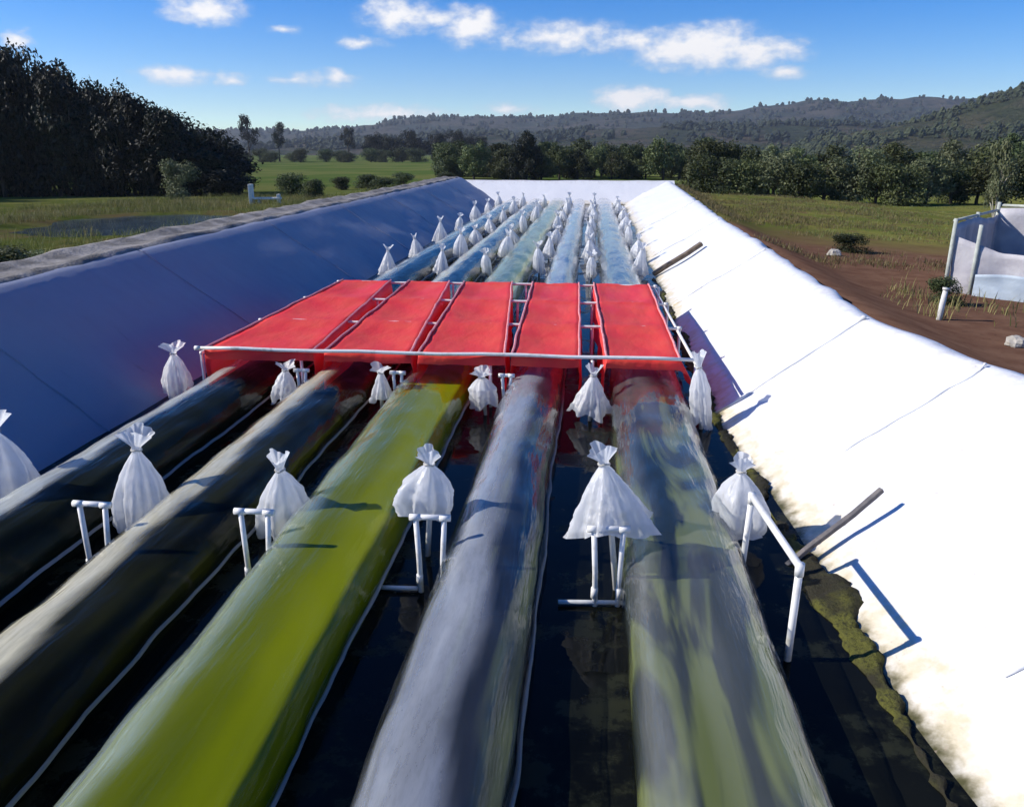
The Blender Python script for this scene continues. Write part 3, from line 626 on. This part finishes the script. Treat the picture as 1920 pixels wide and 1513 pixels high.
for k in range(22):                                                 # forest continued past the left of the view; taller trees added to shade it
    tree('dense', rt.uniform(-66, -50), rt.uniform(46, 70), rt.uniform(11, 14), rt.uniform(4.2, 5.6), LEAF_D, 'dark tree added far left, mostly out of view, to shade the forest', 'trees of the dark forest on the left')
for i, (x, y, h, w) in enumerate([(-115.1, 274.9, 15.3, 9.0), (-105.2, 275.8, 12.8, 9.0), (-96.3, 327.3, 12.5, 9), (-89.9, 202.9, 7.0, 6.4)]):
    tree('open' if i < 3 else 'round', x, y, h, w, LEAF_D, ['tall open-crowned tree beyond the right end of the dark forest', 'second open-crowned tree, right of the tall one', 'lone dark tree poking above the far ridge line', 'rounded tree close to the right end of the dark forest'][i], 'scattered trees beyond the green field')
for i, (x, y, h, w) in enumerate([(-86.7, 328.2, 11.3, 8.5), (-82.1, 328.7, 10.4, 8.5), (-77.4, 329.1, 10.0, 8.5), (-72.7, 329.5, 12.2, 8.5), (-68.1, 330.0, 10.1, 8.5), (-63.4, 330.4, 11.4, 8.5), (-58.8, 330.9, 11.1, 8.5), (-54.1, 331.3, 12.1, 8.5), (-49.5, 331.8, 10.5, 8.5), (-44.8, 332.2, 9.7, 8.5)]):
    tree('round', x, y, h, w * 1.2, LEAF_D, 'dark tree in the row behind the green field, %s from the left' % OR[i], 'dark row of trees behind the green field')
for i in range(13):
    tree('bush', -118 + i * 5.2, 263 + rt.uniform(-6, 6), rt.uniform(3.5, 5.6), 8.5, LEAF_M, 'low hedge tree at the far edge of the green field, %s from the left' % OR[i], 'hedge at the far edge of the green field')
CEN = [(-18, 104, 4.4), (-14.4, 102.7, 4.9), (-12.3, 102.9, 3.7), (-10.2, 103.1, 3.7), (-6.0, 103.5, 3.6), (-3.9, 103.7, 4.6), (-1.7, 103.9, 3.5), (.4, 104.1, 4.5), (2.5, 104.3, 3.5), (4.6, 104.5, 4.0), (6.7, 104.7, 4.0), (10.9, 105.1, 3.9), (13.0, 105.3, 3.9), (15.1, 105.5, 4.8)]
for i, (x, y, h) in enumerate(CEN):
    tree('round' if i % 3 else 'dense', x, y + rt.uniform(-3, 3), h, rt.uniform(3.9, 5), (LEAF_M, LEAF_G, LEAF_M)[i % 3], 'green tree in the row behind the far pond end, %s from the left' % OR[i], 'trees behind the far end of the pond')
for i in range(15):
    tree('dense' if i % 2 else 'round', -20 + i * 2.7 + rt.uniform(-.6, .6), 112 + rt.uniform(-3, 3), rt.uniform(4.2, 5.2), rt.uniform(4.6, 6), LEAF_M, 'dark tree in the second row behind the pond end, %s from the left' % OR[i], 'trees behind the far end of the pond')
tree('dense', -7.7, 99.5, 5.9, 4.4, LEAF_D, 'dark upright tree standing above the row behind the pond end', 'trees behind the far end of the pond')
tree('round', 8.7, 103.0, 5.7, 5.4, LEAF_G, 'lighter green tree above the row, behind the white far end', 'trees behind the far end of the pond')
tree('round', 11.9, 89.9, 5.4, 4.6, LEAF_M, 'dark green tree where the right-hand tree line begins', 'trees behind the far end of the pond')
for i, (x, y, h) in enumerate([(7.9, 53.3, 3.2), (9.3, 52.9, 3.2), (11.3, 53.1, 3.4), (12.5, 51.5, 3.0), (14.5, 53.4, 2.8), (15.9, 53.1, 3.3), (17.4, 52.7, 2.9), (18.4, 51.4, 2.9), (20.3, 52.5, 3.0), (22.2, 53.6, 2.9), (23.6, 53.3, 3.0), (24.7, 52.4, 3.2), (26.1, 52.3, 3.4), (28.3, 53.7, 3.2), (31, 54, 3.4)]):
    tree('bush' if i % 2 else 'round', x, y, h, rt.uniform(3.2, 4.2), (LEAF_M, LEAF_G, LEAF_O)[i % 3], 'scrubby tree in the front right-hand tree line, %s from the left' % OR[i], 'right-hand tree line beyond the red earth')
for i, (x, y, h) in enumerate([(9.4, 67.0, 4.1), (11.7, 67.2, 4.4), (14.0, 67.4, 3.9), (16.3, 67.6, 4.3), (18.6, 67.8, 3.7), (20.9, 68.1, 4.1), (23.3, 68.3, 4.1), (25.6, 68.5, 3.6), (27.9, 68.7, 4.1), (30.2, 68.9, 4.4), (32.5, 69.2, 4.8), (34.8, 69.4, 5.0), (37.2, 69.6, 5.4), (40, 70, 5.5)]):
    tree('round' if i % 2 else 'dense', x, y, h, rt.uniform(4, 5.2), (LEAF_G, LEAF_M, LEAF_O)[i % 3], 'taller tree in the back right-hand tree line, %s from the left' % OR[i], 'right-hand tree line beyond the red earth')
for i, (x, y, h, w) in enumerate([(-26.5, 51.7, 3.0, 3.0), (-17.9, 52.5, 1.5, 2.0), (-21.1, 56.9, 1.9, 2.8), (-20.1, 73.8, 1.5, 3.4), (-17.5, 76.5, 1.6, 3.4), (-17.5, 68.5, 1.4, 2.8), (-16.5, 95.6, 1.2, 3.4), (-21.5, 70.3, 1.3, 2.6)]):
    tree('bush', x, y, h, w, LEAF_O if i == 0 else LEAF_M, ['greyish bush in front of the dark forest', 'dark bush right of the small white bench', 'bush behind the small white bench', 'dark bush at the near edge of the green field, left one', 'dark bush at the near edge of the green field, right one', 'low bush between the crest path and green field', 'low bush beside the far left corner of the pond', 'small bush left of the green field bushes'][i], 'bushes beyond the left bank', 'bush', 'bush')
for i, (x, y, h, w) in enumerate([(5.35, 17.3, .45, .9), (4.75, 11.2, .45, .55)]):
    tree('bush', x, y, h, w, LEAF_M, ['round dark bush on the red earth beside a pale rock', 'dark weed clump beside the white stake'][i], None, 'bush', 'bush')
for i, (x, y, h, w) in enumerate([(-9.2, 11.9, .75, 1.5), (-8.1, 9.3, .55, 1.1), (-9.7, 13.6, .6, 1.4), (-9.6, 10.3, .7, 1.3)]):
    tree('bush', x, y, h, w, LEAF_G, ['largest of the green bushes on the outer left bank', 'green bush on the left bank nearest the photo edge', 'green bush on the left bank farthest along', 'green bush on the left bank behind the largest one'][i], 'bushes on the outer left bank', 'bush', 'bush')
tree('open', 9.75, 21.0, 2.5, 1.0, LEAF_O, 'slim pale-stemmed sapling behind the sheeted tank', None, 'sapling', 'sapling', PALEBARK)

# ------------------------------------------------------------------ woods on the hills, too far to tell the trees apart
def hill_wood(src, count, smin, smax, xr, mat, label, seed):
    r_ = random.Random(seed); HV, nx, ny = HILLV[src]; V, F = [], []; k = 0; tries = 0
    while k < count and tries < count * 8:
        tries += 1; j = r_.randrange(int(ny * .1), int(ny * .56)); i = r_.randrange(1, nx - 1); a = HV[j * nx + i]; b = HV[(j + 1) * nx + i + 1]; u, v = r_.random(), r_.random()
        x = a[0] + (b[0] - a[0]) * u; y = a[1] + (b[1] - a[1]) * v; z = a[2] + (b[2] - a[2]) * (u + v) / 2
        if not xr[0] < x < xr[1] or fbm(x * .012, y * .012, seed, 3) + r_.uniform(-.12, .12) < .06: continue
        k += 1; s = r_.uniform(smin, smax); base = len(V); n = 6; hh = s * r_.uniform(.7, 1.3)
        for ring, (rr, zz) in enumerate(((.6, -.1), (1.0, .35), (.7, .8))):
            for q in range(n): t_ = 2 * math.pi * q / n + ring * .5; g = s * rr * r_.uniform(.65, 1.2) * .6; V.append((x + g * math.cos(t_), y + g * math.sin(t_), z + hh * (zz + r_.uniform(-.1, .1))))
        V.append((x, y, z + hh * 1.05))
        for ring in range(2):
            for q in range(n): p0 = base + ring * n + q; p1 = base + ring * n + (q + 1) % n; F.append((p0, p1, p1 + n, p0 + n))
        for q in range(n): F.append((base + 2 * n + q, base + 2 * n + (q + 1) % n, base + 3 * n))
    tag(obj('hill_wood', mesh('hill_wood', V, F), mat), label, 'woodland', kind='stuff')
WOOD_F = m_plain('wood_far', (.016, .024, .016), (.032, .042, .024), .02, .9, 0); WOOD_N = m_plain('wood_near', (.026, .036, .016), (.055, .066, .030), .05, .9, 0)
hill_wood('hills', 1800, 4, 8, (-900, 1300), WOOD_F, 'distant woodland covering the blue-grey far ridge', 3)
hill_wood('hill_middle', 1700, 3.5, 7, (-420, 620), WOOD_F, 'distant woodland dotted over the low middle hills', 5)
hill_wood('hill_right', 1200, 2, 4.5, (80, 520), WOOD_N, 'scrub woodland dotted over the hillside at the right edge', 8)
# ------------------------------------------------------------------ grass
def tufts(name, label, mat, spots, hmin, hmax, seed):
    r_ = random.Random(seed); V, F = [], []
    for (x, y) in spots:
        z = ground_z(x, y) - .02; H = r_.uniform(hmin, hmax)
        for k in range(9):
            q = r_.uniform(0, 6.28); b = Vector((x + r_.gauss(0, .12), y + r_.gauss(0, .12), z)); d = Vector((math.cos(q), math.sin(q), 0)); s = d.cross(Vector((0, 0, 1))) * r_.uniform(.003, .008)
            h = H * r_.uniform(.6, 1.1); m_ = b + d * h * .18 + Vector((0, 0, h * .65)); t_ = b + d * h * .5 + Vector((0, 0, h)); i = len(V)
            V += [tuple(b - s), tuple(b + s), tuple(m_ + s * .8), tuple(m_ - s * .8), tuple(t_)]; F += [(i, i + 1, i + 2, i + 3), (i + 3, i + 2, i + 4)]
    tag(obj(name, mesh(name, V, F), mat), label, 'grass', kind='stuff')
rg = random.Random(21)
sp = [(pw(RIML, y) - rg.uniform(1.1, 5.5) - rg.random() ** 3 * 6, y) for y in [rg.uniform(4, 46) for _ in range(5200)]]
tufts('bank_grass', 'rough green grass on the outer side of the left bank', BLADE, sp, .12, .42, 1)
sp = [(pw(RIML, y) - rg.uniform(.95, 2.2), y) for y in [rg.uniform(5, 42) for _ in range(900)]]
tufts('dry_bank_grass', 'dry yellow grass beside the crest path', DRY, sp, .08, .26, 2)
sp = []
while len(sp) < 3600:
    y = rg.uniform(14, 44); x = pw(RIMR, y) + .25 + rg.random() ** 1.6 * (9 if y > 19 else 4)
    if fbm(x * .4, y * .3, 6) + rg.uniform(-.3, .3) > (-.02 if y > 22 else .32): sp.append((x, y))
tufts('right_grass', 'patchy dry grass on the right bank', DRY, sp, .04, .15, 3)
sp = []
while len(sp) < 3000:
    y = rg.uniform(20, 50); x = pw(RIMR, y) + 2 + rg.random() * 22
    if fbm(x * .25, y * .25, 2) > -.05: sp.append((x, y))
tufts('field_grass', 'green grass in front of the right-hand tree line', BLADE, sp, .04, .12, 4)
sp = []
while len(sp) < 4200:
    y = rg.uniform(11, 56); x = pw(RIML, y) - 3 - rg.random() * 20
    if math.hypot((x + 15.6) / 4.6, (y - 28.5) / 5) > 1.1 and fbm(x * .22, y * .16, 4) > -.08: sp.append((x, y))
tufts('meadow_grass', 'rough yellow-green grass between the left bank and dark forest', BLADE, sp, .10, .42, 6)
sp = []
while len(sp) < 1300:
    y = rg.uniform(12, 52); x = pw(RIML, y) - 2.5 - rg.random() * 18
    if math.hypot((x + 15.6) / 4.6, (y - 28.5) / 5) > 1.1 and fbm(x * .2, y * .2, 11) > .1: sp.append((x, y))
tufts('dry_meadow_grass', 'dry yellow grass patches beyond the left bank', DRY, sp, .12, .5, 7)
sp = [(rg.uniform(4.1, 5.6), rg.uniform(9.6, 12.2)) for _ in range(34)]
tufts('dead_weeds', 'dry dead weeds on the red earth near the white stake', DRY, sp, .10, .30, 5)

# ------------------------------------------------------------------ sheeted tank at the right edge
SHEET = m_plain('tank_sheet', (.38, .36, .39), (.50, .48, .49), 4, .6, .4, 9); BLUE = m_plain('tank_skirt', (.38, .45, .52), (.48, .55, .60), 4, .5, .4, 9)
POST = m_plain('tank_post', (.34, .36, .32), (.48, .50, .44), 10, .7, .2)
tk = thing('sheeted_tank', 'open tank of grey-white sheeting on posts at the right edge', 'tank', (5.3, 12.4, .30), 0)
tk.rotation_euler.z = R(-38)
def wall(name, p0, p1, z0f, z1f, mat, amp, seed, th=.012):
    p0, p1 = Vector(p0), Vector(p1); d = (p1 - p0); nrm = Vector((d.y, -d.x)).normalized(); nx, nz = 60, 10; V = []
    for side in (0, 1):
        for j in range(nz):
            for i in range(nx):
                u, v = i / (nx - 1), j / (nz - 1); p = p0 + d * u; z0, z1 = z0f(u), z1f(u); z = z0 + (z1 - z0) * v
                o = amp * (1 - .4 * v) * (math.sin(u * 34 + 2 * fbm(u * 5, v, seed)) + fbm(u * 9, v * 2, seed + 3)) + side * th
                V.append((p.x + nrm.x * o, p.y + nrm.y * o, z))
    g = grid_faces(nx, nz); n = nx * nz; F = g + [tuple(n + i for i in reversed(f)) for f in g]
    for i in range(nx - 1): F += [(i + 1, i, n + i, n + i + 1), ((nz - 1) * nx + i, (nz - 1) * nx + i + 1, n + (nz - 1) * nx + i + 1, n + (nz - 1) * nx + i)]
    return obj(name, mesh(name, V, F, None, True), mat, tk)
wall('side_sheet', (0, 0), (4.2, 0), lambda u: .0, lambda u: .62 + .05 * math.sin(9 * u) + .25 * max(0, 1 - u * 7), SHEET, .03, 1)
wall('skirt_sheet', (.35, -.09), (4.2, -.09), lambda u: -.03, lambda u: .36 + .03 * math.sin(14 * u), BLUE, .025, 4)
wall('side_sheet', (0, 2.2), (0, 0), lambda u: .0, lambda u: 1.06 - .03 * math.sin(7 * u), SHEET, .03, 2)
wall('back_sheet', (0, 2.2), (4.2, 2.2), lambda u: .0, lambda u: 1.16 + .02 * math.sin(11 * u), SHEET, .04, 3)
for x, y, h in ((-.04, -.04, 1.12), (.30, -.05, 1.05), (1.5, -.05, .75), (2.8, -.05, .75), (4.2, -.05, .75), (-.05, 1.1, 1.15), (-.05, 2.25, 1.25), (1.4, 2.27, 1.25), (2.8, 2.27, 1.25), (4.2, 2.27, 1.25)):
    pipe('post', [(x, y, -.15), (x + .01, y, h)], .03, POST, tk, 8)
pipe('top_rail', [(-.05, -.04, 1.09), (-.05, 2.25, 1.12)], .022, POST, tk, 8); pipe('top_rail', [(-.05, 2.27, 1.2), (4.2, 2.27, 1.2)], .022, POST, tk, 8)
# small things on the banks
STAKE = m_plain('stake_paint', (.74, .73, .70), (.6, .58, .53), 9, .6, .2)
def stake(x, y, h, r, label):
    t = thing('white_stake', label, 'stake', (x, y, ground_z(x, y)), 0); pipe('shaft', [(0, 0, -.15), (.012, 0, h * .5), (.03, .01, h)], [r, r, r * .85], STAKE, t, 8)
    pipe('cap', [(.029, .01, h - .005), (.031, .01, h + .02)], r * 1.15, STAKE, t, 8)
stake(4.18, 9.9, .36, .035, 'short white stake on the red earth among dead weeds')
stake(-6.75, 8.15, .30, .035, 'white stake on the left bank at the photo edge')
def rock(x, y, s, label, mat):
    V, F = [], []; n, m_ = 12, 8
    for j in range(m_):
        p = math.pi * j / (m_ - 1)
        for i in range(n):
            q = 2 * math.pi * i / n; d = Vector((math.sin(p) * math.cos(q), math.sin(p) * math.sin(q), math.cos(p))); r = s * (1 + .35 * fbm(d.x * 1.6 + x, d.y * 1.6, d.z * 1.6))
            V.append((d.x * r, d.y * r * .8, d.z * r * .6))
    o = obj('rock', mesh('rock', V, grid_faces(n, m_, True), None), mat); o.location = (x, y, ground_z(x, y) + s * .25); return tag(o, label, 'rock')
ROCK = m_plain('pale_rock', (.34, .31, .26), (.5, .47, .41), 6, .9, .5, 20)
rock(4.78, 16.4, .14, 'pale rock on the red earth beside a round bush', ROCK)
rock(4.45, 8.6, .12, 'small pale rock on the red earth near the right edge', ROCK)
# small white bench-like stand in the grass
bx, by = -18.9, 44.8
t = thing('white_bench', 'small white bench with one upright end in the grass', 'bench', (bx, by, ground_z(bx, by) - .02), R(8)); t.scale = (.75, .75, .75)
def bpart(name, *a):
    v, f = box_data(*a); o = obj(name, mesh(name, v, f), STAKE, t); b_ = o.modifiers.new('bevel', 'BEVEL'); b_.width = .02; b_.segments = 2
bpart('upright_end', 0, 0, .72, .24, .7, 1.45); bpart('seat', 1.15, 0, .42, 2.05, .6, .14); bpart('leg', .55, 0, .17, .14, .5, .34); bpart('leg', 2.0, 0, .36, .18, .55, .72)

# ------------------------------------------------------------------ haze
HZ = bpy.data.materials.new('haze'); HZ.use_nodes = True; hn = HZ.node_tree.nodes
for n in list(hn): hn.remove(n)
ho = hn.new('ShaderNodeOutputMaterial'); hv = hn.new('ShaderNodeVolumePrincipled'); hv.inputs['Color'].default_value = (.80, .88, 1, 1); hv.inputs['Density'].default_value = .00015; hv.inputs['Anisotropy'].default_value = .2
HZ.node_tree.links.new(hv.outputs[0], ho.inputs['Volume'])
hv_, hf_ = box_data(0, 1150, 98, 6800, 3300, 206)
tag(obj('haze', mesh('haze', hv_, hf_), HZ), 'thin blue haze over the valley', 'haze', kind='stuff')
